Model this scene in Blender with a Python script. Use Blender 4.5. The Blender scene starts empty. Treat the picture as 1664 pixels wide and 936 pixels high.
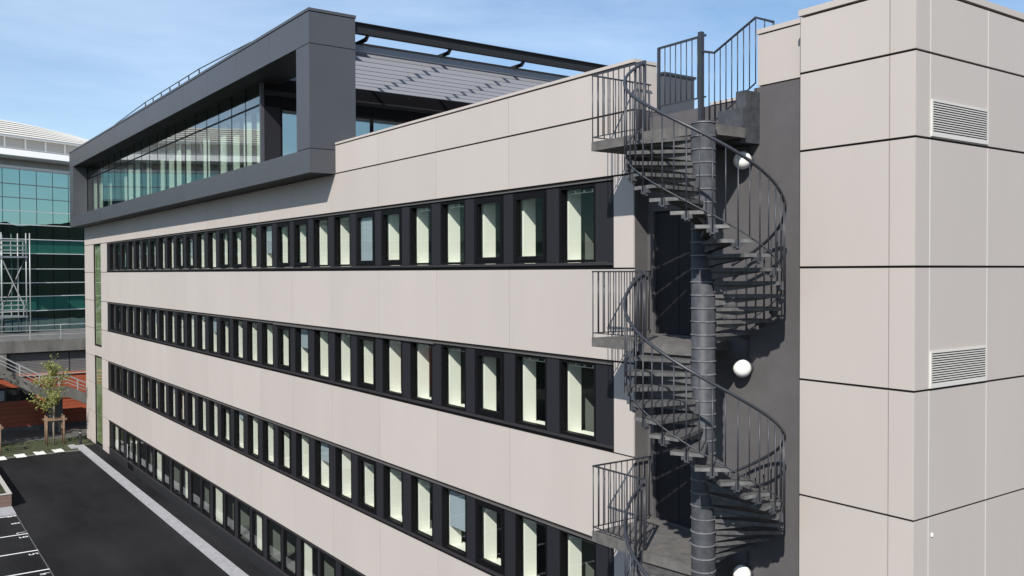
import bpy, bmesh, math, random
from mathutils import Vector, Matrix, noise
random.seed(7)
SC = bpy.context.scene
COL = SC.collection
R = math.radians

# ---------------------------------------------------------------- camera
yaw, pitch, roll, FPX = 0.621141814, -0.0179651488, -0.003315574, 1459.85
CAMZ = 10.25
fwd = Vector((-math.cos(yaw)*math.cos(pitch), math.sin(yaw)*math.cos(pitch), math.sin(pitch)))
rt = Vector((math.sin(yaw), math.cos(yaw), 0.0))
up = rt.cross(fwd)
r2 = math.cos(roll)*rt + math.sin(roll)*up
u2 = -math.sin(roll)*rt + math.cos(roll)*up
cd = bpy.data.cameras.new('camera'); cam = bpy.data.objects.new('camera', cd); COL.objects.link(cam)
cd.sensor_width = 36.0; cd.lens = FPX/1664.0*36.0; cd.clip_start = 0.1; cd.clip_end = 6000
cam.matrix_world = Matrix(((r2.x, u2.x, -fwd.x, 0), (r2.y, u2.y, -fwd.y, 0), (r2.z, u2.z, -fwd.z, CAMZ), (0, 0, 0, 1)))
SC.camera = cam

# ---------------------------------------------------------------- sun, sky, exposure
SUN = Vector((0.472, -0.625, 0.62)).normalized()
sl = bpy.data.lights.new('sun', 'SUN'); sl.energy = 5.0; sl.angle = R(0.53); sl.color = (1.0, 0.95, 0.87)
so = bpy.data.objects.new('sun', sl); COL.objects.link(so)
so.rotation_euler = SUN.to_track_quat('Z', 'Y').to_euler(); so.location = SUN*200
world = bpy.data.worlds.new('World'); SC.world = world; world.use_nodes = True
wn, wl = world.node_tree.nodes, world.node_tree.links
wn.clear()
sky = wn.new('ShaderNodeTexSky'); sky.sky_type = 'NISHITA'; sky.sun_disc = False
sky.sun_elevation = math.asin(SUN.z); sky.sun_rotation = math.atan2(SUN.x, SUN.y)
sky.air_density = 1.0; sky.dust_density = 0.15; sky.ozone_density = 3.0
tc = wn.new('ShaderNodeTexCoord')
mp = wn.new('ShaderNodeMapping'); mp.inputs['Scale'].default_value = (1.3, 1.3, 4.5); mp.inputs['Rotation'].default_value = (R(12), R(8), R(20))
nz = wn.new('ShaderNodeTexNoise'); nz.inputs['Scale'].default_value = 1.7; nz.inputs['Detail'].default_value = 9; nz.inputs['Roughness'].default_value = 0.58; nz.inputs['Distortion'].default_value = 0.5
rp = wn.new('ShaderNodeValToRGB'); rp.color_ramp.elements[0].position = 0.36; rp.color_ramp.elements[1].position = 0.78
rp.color_ramp.elements[0].color = (0, 0, 0, 1); rp.color_ramp.elements[1].color = (0.65, 0.65, 0.65, 1)
mxc = wn.new('ShaderNodeMixRGB'); mxc.inputs[2].default_value = (5.6, 6.9, 8.6, 1)
bg = wn.new('ShaderNodeBackground'); bg.inputs['Strength'].default_value = 0.115
wo = wn.new('ShaderNodeOutputWorld')
wl.new(tc.outputs['Generated'], mp.inputs['Vector']); wl.new(mp.outputs['Vector'], nz.inputs['Vector'])
wl.new(nz.outputs['Fac'], rp.inputs['Fac']); wl.new(rp.outputs['Color'], mxc.inputs[0])
wl.new(sky.outputs['Color'], mxc.inputs[1]); wl.new(mxc.outputs['Color'], bg.inputs['Color']); wl.new(bg.outputs['Background'], wo.inputs['Surface'])
SC.view_settings.view_transform = 'Standard'; SC.view_settings.look = 'None'
SC.view_settings.exposure = 0.25; SC.view_settings.gamma = 1.0; SC.view_settings.use_curve_mapping = False

# ---------------------------------------------------------------- materials
MATS = {}
def mat(name, col, rough=0.6, metal=0.0, spec=0.5, var=0.0, nscale=0.0, namt=0.0, bump=0.0, bscale=40.0, col2=None, stretch=(1, 1, 1), coat=0.0):
    m = bpy.data.materials.new(name); m.use_nodes = True
    n, l = m.node_tree.nodes, m.node_tree.links
    p = n['Principled BSDF']
    p.inputs['Base Color'].default_value = (*col, 1); p.inputs['Roughness'].default_value = rough
    p.inputs['Metallic'].default_value = metal; p.inputs['Specular IOR Level'].default_value = spec
    if coat: p.inputs['Coat Weight'].default_value = coat
    cur = None
    if nscale:
        g = n.new('ShaderNodeNewGeometry'); mpp = n.new('ShaderNodeMapping'); mpp.inputs['Scale'].default_value = stretch
        t = n.new('ShaderNodeTexNoise'); t.inputs['Scale'].default_value = nscale; t.inputs['Detail'].default_value = 8; t.inputs['Roughness'].default_value = 0.62
        l.new(g.outputs['Position'], mpp.inputs['Vector']); l.new(mpp.outputs['Vector'], t.inputs['Vector'])
        cr = n.new('ShaderNodeValToRGB'); cr.color_ramp.elements[0].position = 0.3; cr.color_ramp.elements[1].position = 0.7
        c2 = col2 if col2 else tuple(c*(1-namt) for c in col)
        cr.color_ramp.elements[0].color = (*c2, 1); cr.color_ramp.elements[1].color = (*(tuple(min(1, c*(1+namt)) for c in col) if not col2 else col), 1)
        l.new(t.outputs['Fac'], cr.inputs['Fac']); cur = cr.outputs['Color']
        rm = n.new('ShaderNodeMapRange'); rm.inputs[3].default_value = max(0.02, rough-0.08); rm.inputs[4].default_value = min(1, rough+0.1)
        l.new(t.outputs['Fac'], rm.inputs[0]); l.new(rm.outputs[0], p.inputs['Roughness'])
    if var:
        oi = n.new('ShaderNodeObjectInfo'); mr = n.new('ShaderNodeMapRange')
        mr.inputs[3].default_value = 1-var; mr.inputs[4].default_value = 1+var
        l.new(oi.outputs['Random'], mr.inputs[0])
        hs = n.new('ShaderNodeHueSaturation'); l.new(mr.outputs[0], hs.inputs['Value'])
        if cur: l.new(cur, hs.inputs['Color'])
        else: hs.inputs['Color'].default_value = (*col, 1)
        cur = hs.outputs['Color']
    if cur: l.new(cur, p.inputs['Base Color'])
    if bump:
        g = n.new('ShaderNodeNewGeometry'); t = n.new('ShaderNodeTexNoise'); t.inputs['Scale'].default_value = bscale; t.inputs['Detail'].default_value = 5
        l.new(g.outputs['Position'], t.inputs['Vector'])
        b = n.new('ShaderNodeBump'); b.inputs['Strength'].default_value = bump; b.inputs['Distance'].default_value = 0.02
        l.new(t.outputs['Fac'], b.inputs['Height']); l.new(b.outputs['Normal'], p.inputs['Normal'])
    MATS[name] = m
    return m
def glass(name, tint, ior=1.5, rough=0.0, boost=1.0, refl=(1, 1, 1)):
    m = bpy.data.materials.new(name); m.use_nodes = True
    n, l = m.node_tree.nodes, m.node_tree.links
    n.clear()
    o = n.new('ShaderNodeOutputMaterial'); mx = n.new('ShaderNodeMixShader')
    tr = n.new('ShaderNodeBsdfTransparent'); tr.inputs['Color'].default_value = (*tint, 1)
    gl = n.new('ShaderNodeBsdfGlossy'); gl.inputs['Roughness'].default_value = rough; gl.inputs['Color'].default_value = (*refl, 1)
    g = n.new('ShaderNodeNewGeometry'); t = n.new('ShaderNodeTexNoise'); t.inputs['Scale'].default_value = 0.9; t.inputs['Detail'].default_value = 1
    b = n.new('ShaderNodeBump'); b.inputs['Strength'].default_value = 0.03; b.inputs['Distance'].default_value = 0.05
    l.new(g.outputs['Position'], t.inputs['Vector']); l.new(t.outputs['Fac'], b.inputs['Height']); l.new(b.outputs['Normal'], gl.inputs['Normal'])
    lw = n.new('ShaderNodeLayerWeight'); lw.inputs['Blend'].default_value = 0.5
    pw_ = n.new('ShaderNodeMath'); pw_.operation = 'POWER'; pw_.inputs[1].default_value = 5.0
    mm = n.new('ShaderNodeMapRange'); f0 = ((ior-1)/(ior+1))**2*boost
    mm.inputs[3].default_value = min(1, f0); mm.inputs[4].default_value = min(1, 0.9)
    l.new(lw.outputs['Facing'], pw_.inputs[0]); l.new(pw_.outputs[0], mm.inputs[0]); l.new(mm.outputs[0], mx.inputs[0])
    l.new(tr.outputs[0], mx.inputs[1]); l.new(gl.outputs[0], mx.inputs[2]); l.new(mx.outputs[0], o.inputs['Surface'])
    MATS[name] = m
    return m
BEIGE = mat('beige_panel', (0.440, 0.398, 0.372), 0.55, var=0.03, nscale=0.9, namt=0.022, spec=0.4, stretch=(1, 1, 0.25))
BEIGE2 = mat('beige_wall', (0.440, 0.398, 0.372), 0.7)
DARKJ = mat('dark_joint', (0.012, 0.012, 0.013), 0.9)
ANTH = mat('anthracite_panel', (0.060, 0.063, 0.073), 0.42, var=0.03, nscale=0.5, namt=0.05, spec=0.5)
ANTHD = mat('anthracite_dark', (0.018, 0.019, 0.022), 0.6, spec=0.25)
INFILL = mat('infill_panel', (0.016, 0.016, 0.020), 0.6, spec=0.25, var=0.06)
FRAME = mat('black_frame', (0.005, 0.005, 0.006), 0.55, spec=0.12)
FLASH = mat('dark_flashing', (0.030, 0.028, 0.031), 0.55, spec=0.3)
HEADF = mat('grey_flashing', (0.10, 0.095, 0.094), 0.55, spec=0.3)
CREAM = mat('cream_plaster', (0.84, 0.82, 0.76), 0.8)
ROOM = mat('room_wall', (0.16, 0.17, 0.16), 0.9)
FLOORM = mat('room_floor', (0.08, 0.085, 0.085), 0.8)
STAIR = mat('painted_grey_steel', (0.054, 0.057, 0.065), 0.5, spec=0.4, nscale=8, namt=0.35, bump=0.12, bscale=60)
TREADM = mat('worn_grey_tread', (0.080, 0.079, 0.081), 0.75, spec=0.3, nscale=9, namt=0.4, bump=0.3, bscale=70)
RINGHI = mat('ring_highlight', (0.14, 0.14, 0.15), 0.45, nscale=14, namt=0.45)  # lighter than the pole: ring highlights painted into the collar colour
TENDM = mat('worn_lit_tread_edge', (0.125, 0.124, 0.124), 0.6, nscale=9, namt=0.35)  # paler than the treads: edge wear and caught light painted together
POLEM = mat('pole_paint', (0.050, 0.053, 0.061), 0.55, spec=0.3, nscale=7, namt=0.35)
RAILM = mat('grey_rail_paint', (0.032, 0.035, 0.044), 0.4, spec=0.45)
RENDER = mat('grey_render', (0.096, 0.091, 0.095), 0.85, spec=0.25, nscale=2.2, namt=0.10, bump=0.2, bscale=90)
DOORM = mat('dark_door', (0.018, 0.018, 0.022), 0.6, spec=0.25)
CONC = mat('landing_concrete', (0.105, 0.10, 0.097), 0.85, nscale=6, namt=0.3, bump=0.3, bscale=50)
CONCB = mat('grey_concrete', (0.115, 0.113, 0.107), 0.9, nscale=1.6, namt=0.35, bump=0.3, bscale=12, stretch=(1, 1, 0.35))
TRIM = mat('pale_trim', (0.56, 0.54, 0.515), 0.5)
WHITE = mat('white_paint', (0.80, 0.79, 0.76), 0.55)
OPAL = mat('opal_globe', (0.86, 0.85, 0.82), 0.25)
ASPH = mat('asphalt', (0.0150, 0.0150, 0.0165), 0.95, spec=0.14, nscale=0.20, namt=0.6, bump=0.5, bscale=120, stretch=(0.6, 1.6, 1))
GROUNDM = mat('far_ground', (0.12, 0.12, 0.10), 0.95, nscale=0.05, namt=0.3)
KERB = mat('pale_kerb', (0.32, 0.32, 0.335), 0.85, nscale=5, namt=0.18)
PAINT = mat('road_paint', (0.74, 0.74, 0.72), 0.7, nscale=9, namt=0.12)
PAVE = mat('pavement', (0.10, 0.10, 0.095), 0.9, nscale=3, namt=0.2)
SOIL = mat('verge_soil', (0.060, 0.055, 0.030), 0.95, nscale=2.2, col2=(0.035, 0.05, 0.02))
GRASSM = mat('grass', (0.055, 0.075, 0.026), 0.9, var=0.1)
LEAF = mat('yellow_green_leaf', (0.25, 0.26, 0.055), 0.6, nscale=2.5, col2=(0.10, 0.13, 0.03))
BARK = mat('bark', (0.22, 0.18, 0.14), 0.9, nscale=12, namt=0.3)
WOOD = mat('stake_wood', (0.20, 0.13, 0.085), 0.85, nscale=10, namt=0.3)
PLANK = mat('planter_wood', (0.15, 0.10, 0.085), 0.8, nscale=6, namt=0.25, stretch=(1, 1, 5))
BLACKM = mat('black_metal', (0.02, 0.02, 0.022), 0.5)
REDP = mat('red_cladding', (0.31, 0.072, 0.032), 0.55, nscale=2, namt=0.12, var=0.05)
SHUT = mat('shutter_grey', (0.15, 0.145, 0.15), 0.6, var=0.04)
STEELP = mat('pale_steel', (0.42, 0.43, 0.43), 0.45, metal=0.3)
ROOFW = mat('pale_roof', (0.72, 0.69, 0.62), 0.5, var=0.03)
GREYB = mat('grey_band', (0.42, 0.40, 0.37), 0.7, var=0.04)
HEDGE = mat('hedge_leaf', (0.03, 0.045, 0.016), 0.8)
HILLM = mat('wooded_hill', (0.010, 0.014, 0.010), 0.95, nscale=0.3, namt=0.5)
BLIND = mat('grey_blind', (0.34, 0.38, 0.44), 0.6)
CURT = mat('white_curtain', (0.72, 0.74, 0.68), 0.85)
SLOTG = mat('pale_green_screen', (0.30, 0.34, 0.16), 0.7, nscale=2.0, col2=(0.10, 0.15, 0.06))
BLADE = mat('louvre_blade', (0.215, 0.22, 0.245), 0.45, var=0.03)
GLASS = glass('window_glass', (0.95, 0.975, 0.955), 1.5, boost=0.55)
PGLASS = glass('penthouse_glass', (0.84, 0.90, 0.87), 1.6, boost=3.0)
TGLASS = glass('terrace_glass', (0.5, 0.6, 0.58), 1.6, boost=8.0, refl=(0.85, 0.97, 0.95))
TEAL = glass('teal_mirror_glass', (0.02, 0.06, 0.06), 2.2, boost=4.6, refl=(0.44, 0.70, 0.67))
def tealv():
    m = mat('teal_vision', (0.03, 0.14, 0.105), 0.08, spec=0.7); return m
TEALV = tealv()
TEALD = mat('teal_dark', (0.006, 0.010, 0.011), 0.06, spec=0.6)

# ---------------------------------------------------------------- helpers
WPOS = {}
def tag(o, label=None, cat=None, group=None, kind=None):
    if label: o['label'] = label
    if cat: o['category'] = cat
    if group: o['group'] = group
    if kind: o['kind'] = kind
    return o
def thing(name, loc, label, cat, group=None):
    o = bpy.data.objects.new(name, None); COL.objects.link(o); o.location = loc; o.empty_display_size = 0.3
    WPOS[o] = Vector(loc)
    return tag(o, label, cat, group)
def link(name, me, parent=None, loc=(0, 0, 0), local=False, rotz=0.0):
    o = bpy.data.objects.new(name, me); COL.objects.link(o)
    L = Vector(loc)
    if parent is not None:
        o.parent = parent
        if local: WPOS[o] = WPOS[parent] + L
        else:
            WPOS[o] = L.copy(); L = L - WPOS[parent]
    else: WPOS[o] = L.copy()
    o.location = L; o.rotation_euler.z = rotz
    return o
class MB:
    def __init__(s): s.v = []; s.f = []
    def box(s, x0, x1, y0, y1, z0, z1):
        b = len(s.v)
        s.v += [(x0, y0, z0), (x1, y0, z0), (x1, y1, z0), (x0, y1, z0), (x0, y0, z1), (x1, y0, z1), (x1, y1, z1), (x0, y1, z1)]
        s.f += [tuple(b+i for i in q) for q in ((0, 3, 2, 1), (4, 5, 6, 7), (0, 1, 5, 4), (1, 2, 6, 5), (2, 3, 7, 6), (3, 0, 4, 7))]
        return s
    def tube(s, pts, r, n=8, close=True):
        b = len(s.v); P = [Vector(p) for p in pts]; N = len(P)
        for i, p in enumerate(P):
            t = (P[min(i+1, N-1)]-P[max(i-1, 0)]).normalized()
            a = Vector((0, 0, 1)) if abs(t.z) < 0.95 else Vector((1, 0, 0))
            x = t.cross(a).normalized(); y = x.cross(t)
            rr = r[i] if isinstance(r, (list, tuple)) else r
            for k in range(n):
                q = 2*math.pi*(k+0.5)/n
                s.v.append(tuple(p + x*math.cos(q)*rr + y*math.sin(q)*rr))
        for i in range(N-1):
            for k in range(n):
                s.f.append((b+i*n+k, b+i*n+(k+1) % n, b+(i+1)*n+(k+1) % n, b+(i+1)*n+k))
        if close:
            s.f.append(tuple(b+k for k in range(n))[::-1]); s.f.append(tuple(b+(N-1)*n+k for k in range(n)))
        return s
    def prism(s, poly, z0, z1):
        b = len(s.v); n = len(poly)
        s.v += [(x, y, z0) for x, y in poly] + [(x, y, z1) for x, y in poly]
        s.f.append(tuple(b+i for i in range(n))[::-1]); s.f.append(tuple(b+n+i for i in range(n)))
        for i in range(n): s.f.append((b+i, b+(i+1) % n, b+n+(i+1) % n, b+n+i))
        return s
    def lathe(s, prof, n=16, c=(0, 0)):
        b = len(s.v); N = len(prof)
        for r, z in prof:
            for k in range(n):
                q = 2*math.pi*k/n; s.v.append((c[0]+r*math.cos(q), c[1]+r*math.sin(q), z))
        for i in range(N-1):
            for k in range(n): s.f.append((b+i*n+k, b+i*n+(k+1) % n, b+(i+1)*n+(k+1) % n, b+(i+1)*n+k))
        s.f.append(tuple(b+k for k in range(n))[::-1]); s.f.append(tuple(b+(N-1)*n+k for k in range(n)))
        return s
    def quad(s, a, b_, c, d):
        b = len(s.v); s.v += [tuple(a), tuple(b_), tuple(c), tuple(d)]; s.f.append((b, b+1, b+2, b+3)); return s
    def mesh(s, name, m, smooth=False, fix=False):
        me = bpy.data.meshes.new(name); me.from_pydata(s.v, [], s.f); me.materials.append(m)
        if fix:
            bm = bmesh.new(); bm.from_mesh(me); bmesh.ops.recalc_face_normals(bm, faces=bm.faces); bm.to_mesh(me); bm.free()
        if smooth:
            for p in me.polygons: p.use_smooth = len(p.vertices) == 4
        me.update()
        return me
CACHE = {}
def bmeshbox(name, m, sx, sy, sz, bev=0.0):
    """box mesh with its minimum corner at the origin; meshes are shared"""
    k = (name, m.name, round(sx, 3), round(sy, 3), round(sz, 3), bev)
    if k not in CACHE:
        if bev:
            bm = bmesh.new(); me0 = MB().box(0, sx, 0, sy, 0, sz).mesh(name, m)
            bm.from_mesh(me0); bmesh.ops.bevel(bm, geom=list(bm.edges), offset=bev, segments=1, affect='EDGES'); bm.to_mesh(me0); bm.free(); CACHE[k] = me0
        else: CACHE[k] = MB().box(0, sx, 0, sy, 0, sz).mesh(name, m)
    return CACHE[k]
def bx(name, m, parent, x0, x1, y0, y1, z0, z1, bev=0.0):
    return link(name, bmeshbox(name, m, x1-x0, y1-y0, z1-z0, bev), parent, (x0, y0, z0))
def struct(name, me, loc=(0, 0, 0)):
    return tag(link(name, me, None, loc), kind='structure')

# ---------------------------------------------------------------- ground, road, pavements
struct('ground', MB().quad((-3000, -3000, 0), (3000, -3000, 0), (3000, 3000, 0), (-3000, 3000, 0)).mesh('ground', GROUNDM), (0, 0, -0.03))
struct('road', MB().quad((-57.3, -30, 0), (20, -30, 0), (20, 9.8, 0), (-56.6, 9.8, 0)).mesh('road', ASPH), (0, 0, 0.0))
struct('pavement', MB().box(-57.9, 20, 10.22, 10.80, -0.02, 0.06).mesh('pavement', ASPH))
struct('kerb', MB().box(-58.0, 20, 9.80, 10.218, -0.02, 0.10).mesh('kerb', KERB))
struct('footpath', MB().box(-65.8, -61.6, -20, 13.4, -0.02, 0.03).mesh('footpath', PAVE))
struct('verge', MB().box(-61.6, -57.32, -20, 9.78, -0.02, 0.02).mesh('verge', SOIL))
struct('verge_corner', MB().box(-61.6, -58.02, 9.782, 13.4, -0.02, 0.018).mesh('verge_corner', SOIL))
for i, (x, y) in enumerate(((-56.55, 5.75), (-56.75, 6.75), (-56.95, 7.75), (-57.12, 8.72))):
    struct('road_marking', MB().quad((-0.75, -0.26, 0), (0.35, -0.22, 0), (0.35, 0.30, 0), (-0.75, 0.28, 0)).mesh('road_marking', PAINT), (x, y, 0.025))
struct('kerb_end', MB().box(-58.5, -57.4, 9.45, 9.795, -0.02, 0.085).mesh('kerb_end', KERB))
for i in range(9):
    x = -43.0 + 2.62*i if i else -43.05
    if i: x = -39.78 + 2.62*(i-1)
    struct('parking_line', MB().quad((-0.05, -6.0, 0), (0.05, -6.0, 0), (0.05, 4.96, 0), (-0.05, 4.96, 0)).mesh('parking_line', PAINT), (x, 0, 0.005))
struct('parking_edge_line', MB().quad((-43.0, 4.93, 0), (-20, 4.93, 0), (-20, 4.965, 0), (-43.0, 4.965, 0)).mesh('parking_edge_line', PAVE), (0, 0, 0.004))
struct('paved_strip', MB().box(-44.7, -43.2, -6, 4.96, -0.02, 0.05).mesh('paved_strip', KERB))
SEG = {'1': 'bc', '2': 'abged', '3': 'abgcd', '4': 'fgbc', '5': 'afgcd', '6': 'afgedc', '7': 'abc', '8': 'abcdefg', '9': 'abcdfg', '0': 'abcdef'}
def digits(txt):
    m = MB(); w, h, t = 0.15, 0.30, 0.045
    R4 = {'a': (0, w, h-t, h), 'd': (0, w, 0, t), 'g': (0, w, h/2-t/2, h/2+t/2), 'b': (w-t, w, h/2, h), 'c': (w-t, w, 0, h/2), 'f': (0, t, h/2, h), 'e': (0, t, 0, h/2)}
    for i, ch in enumerate(txt):
        for k, sg in enumerate(SEG[ch]):
            a = R4[sg]; ox = i*0.22; z = 0.0004*k
            # digits read from the roadway: width runs along -X... height along Y
            m.quad((-(a[0]+ox), -a[2], z), (-(a[0]+ox), -a[3], z), (-(a[1]+ox), -a[3], z), (-(a[1]+ox), -a[2], z))
    return m
for i, (x, y, tx) in enumerate(((-42.9, 4.90, '9'), (-41.6, 4.90, '8'), (-39.95, 4.90, '7'), (-39.25, 4.90, '6'), (-36.65, 4.90, '5'), (-34.0, 4.90, '4'))):
    struct('bay_number', digits(tx).mesh('bay_number', PAINT), (x, y, 0.006))
# grass tufts: one mass
g = MB()
for i in range(9000):
    x = random.uniform(-61.5, -57.4); y = random.uniform(-2, 11.5)
    if y > 9.6 and x > -58.7: continue
    if noise.noise(Vector((x*0.9, y*0.9, 3))) < -0.12 and random.random() < 0.8: continue
    h = random.uniform(0.03, 0.11); a = random.uniform(0, 6.28); w = 0.02
    g.v += [(x-w*math.cos(a), y-w*math.sin(a), 0.01), (x+w*math.cos(a), y+w*math.sin(a), 0.01), (x+random.uniform(-.04, .04), y+random.uniform(-.04, .04), h)]
    n = len(g.v); g.f.append((n-3, n-2, n-1))
tag(link('grass', g.mesh('grass', GRASSM)), 'short patchy grass on the verge beside the red wall', 'grass', kind='stuff')

# ---------------------------------------------------------------- main office building
D = 10.82
XR, XL = -11.475, -60.35
office = thing('office_building', (-36, D, 0), 'long four storey office building clad in beige panels with rows of narrow dark windows', 'building')
JO = [-15.22 - 2.935*k for k in range(14)]          # panel joints
GAP = 0.015
def panels(z0, z1, edges):
    for a, b in zip(edges[:-1], edges[1:]):
        lo, hi = min(a, b), max(a, b)
        bx('cladding_panel', BEIGE, office, lo+GAP/2, hi-GAP/2, D, D+0.03, z0+0.015, z1-0.015)
rows = [(10.32, 11.93), (7.02, 8.62), (3.72, 5.31)]
slot = (-57.75, -55.65)
jfull = [XR] + JO + [-56.3, XL]
jmid = [XR] + [j for j in JO] + [XL]
JA = [XR] + [j for j in JO if j > -23.0] + [-23.72]
panels(13.06, 13.86, JA)
panels(11.955, 13.055, [XR] + [j for j in JO if j > -55] + [slot[1], slot[0], XL])
eb = [XR] + [j for j in JO if j > -55] + [slot[1]]
panels(8.645, 10.305, eb); panels(5.335, 7.0, eb); panels(2.035, 3.70, eb)
for z0, z1 in ((10.305, 11.95), (8.645, 10.305), (7.0, 8.645), (5.34, 7.0), (3.70, 5.34), (2.0, 3.70), (0.10, 2.0)):
    panels(z0, z1, [slot[0], XL])
for (z0, z1) in ((10.305, 11.95), (7.0, 8.64), (3.70, 5.335)):
    panels(z0, z1, [XR, -12.0]); panels(z0, z1, [-54.0, slot[1]])
panels(0.10, 2.03, [-54.0, slot[1]])
panels(5.34, 5.98, [slot[1], slot[0]]) if False else None
bx('cladding_panel', BEIGE, office, slot[0]+.006, slot[1]-.006, D, D+.03, 5.42, 5.97)
# coping on the parapet
bx('parapet_coping', BEIGE2, office, -23.70, XR+0.03, D-0.02, D+0.56, 13.875, 13.93)
bx('parapet_inner', BEIGE2, office, -23.70, XR-0.004, D+0.09, D+0.54, 12.9, 13.872)
# parapet end face toward the stair
bx('parapet_end', BEIGE2, office, XR-0.003, XR+0.012, D+0.004, D+0.545, 13.07, 13.86)
# backing wall (dark, seen only in joints) in bands
bk = MB()
for z0, z1 in ((11.90, 13.86), (8.60, 10.34), (5.29, 7.04), (2.0, 3.74), (-0.1, 0.12)):
    if 3 < z0 < 11 or z0 == 2.0: bk.box(XL+0.02, slot[0], D+0.035, D+0.10, z0, z1); bk.box(slot[1], XR-0.01, D+0.035, D+0.10, z0, z1)
    else: bk.box(XL+0.02, XR-0.01, D+0.035, D+0.10, z0, z1)
for z0, z1 in ((10.34, 11.90), (7.04, 8.60), (3.74, 5.29), (0.12, 2.0)):
    bk.box(XL+0.02, slot[0], D+0.035, D+0.10, z0, z1); bk.box(slot[1], -54.0, D+0.035, D+0.10, z0, z1)
    if z0 > 1: bk.box(-12.0, XR-0.01, D+0.035, D+0.10, z0, z1)
bk.box(slot[0]-.001, slot[1]+.001, D+0.035, D+0.10, 5.42, 5.97)
link('backing_wall', bk.mesh('backing_wall', DARKJ), office)
# structure of the building: slabs, rear and end walls, roof
bd = D + 16
for z in (0.0, 3.2, 6.5, 9.8):
    bx('floor_slab', FLOORM, office, XL+0.05, XR-0.02, D+0.12, bd, z-0.25 if z else -0.1, z)
bx('roof_slab', GREYB, office, XL+0.05, XR-0.02, D+0.12, bd, 12.6, 13.0)
for z0 in (0.0, 3.2, 6.5, 9.8):
    top = {0.0: 2.95, 3.2: 6.25, 6.5: 9.55, 9.8: 12.6}[z0]
    bx('inner_wall', ROOM, office, XL+0.3, XR-0.3, D+4.2, D+4.35, z0, top)
    bx('ceiling', ROOM, office, XL+0.3, XR-0.3, D+0.36, D+4.2, top-0.35, top-0.30)
    for k in range(10):
        x = -13.57 - 4.419*k
        bx('partition', ROOM, office, x-0.24, x-0.16, D+0.45, D+4.2, z0, top-0.36)
bx('end_wall', BEIGE2, office, XL, XL+0.05, D+0.031, bd, -0.1, 13.0)
bx('rear_wall', BEIGE2, office, XL+0.05, XR-0.02, bd, bd+0.2, -0.1, 13.9)
bx('stair_side_wall', RENDER, office, XR-0.02, XR-0.001, D+0.031, bd, -0.1, 13.06)
# windows
PIT, W0 = 1.473, -13.57
fz0, fz1 = 0.105, 1.545         # frame bottom / top above the strip's lower edge
def frame_mesh(w, h, t, d):
    m = MB(); m.box(0, t, 0, d, 0, h); m.box(w-t, w, 0, d, 0, h); m.box(t, w-t, 0, d, 0, t); m.box(t, w-t, 0, d, h-t, h)
    return m
WH = fz1-fz0
FIX = frame_mesh(1.06, WH, 0.05, 0.145).mesh('window', FRAME)
OPN = frame_mesh(1.12, WH, 0.05, 0.145)
for b in ((0.05, 0.125, -0.012, 0.08, 0.05, WH-0.05), (1.12-0.125, 1.12-0.05, -0.012, 0.08, 0.05, WH-0.05), (0.125, 1.12-0.125, -0.012, 0.08, 0.05, 0.14), (0.125, 1.12-0.125, -0.012, 0.08, WH-0.14, WH-0.05)): OPN.box(*b)
OPN = OPN.mesh('window', FRAME)
PANE_F = MB().box(0.045, 1.015, 0.095, 0.103, 0.05, WH-0.05).mesh('pane', GLASS)
PANE_O = MB().box(0.12, 1.0, 0.055, 0.063, 0.13, WH-0.13).mesh('pane', GLASS)
crl = MB().box(0.12, 0.98, 0.165, 0.18, WH-0.13, WH-0.118)
for q in (0.3, 0.55, 0.8): crl.box(q-0.02, q+0.02, 0.16, 0.185, WH-0.115, WH-0.075)
CRAIL = crl.mesh('curtain_rail', WHITE)
bl = MB()
for k in range(44): bl.box(0.13, 0.99, 0.085, 0.11, 0.14+k*0.0268, 0.14+k*0.0268+0.021)
BLINDM = bl.mesh('blind', BLIND)
NW = 28
HALF = {(0, 11), (0, 17), (1, 9), (1, 15), (1, 21), (2, 3), (2, 8), (2, 13), (2, 19), (0, 23), (2, 24)}
HALFM = []
for cnt in (9, 20, 31):
    bl = MB()
    for k in range(44-cnt, 44): bl.box(0.07, 0.99, 0.175, 0.195, 0.14+k*0.0268, 0.14+k*0.0268+0.021)
    HALFM.append(bl.mesh('blind', BLIND))
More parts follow.
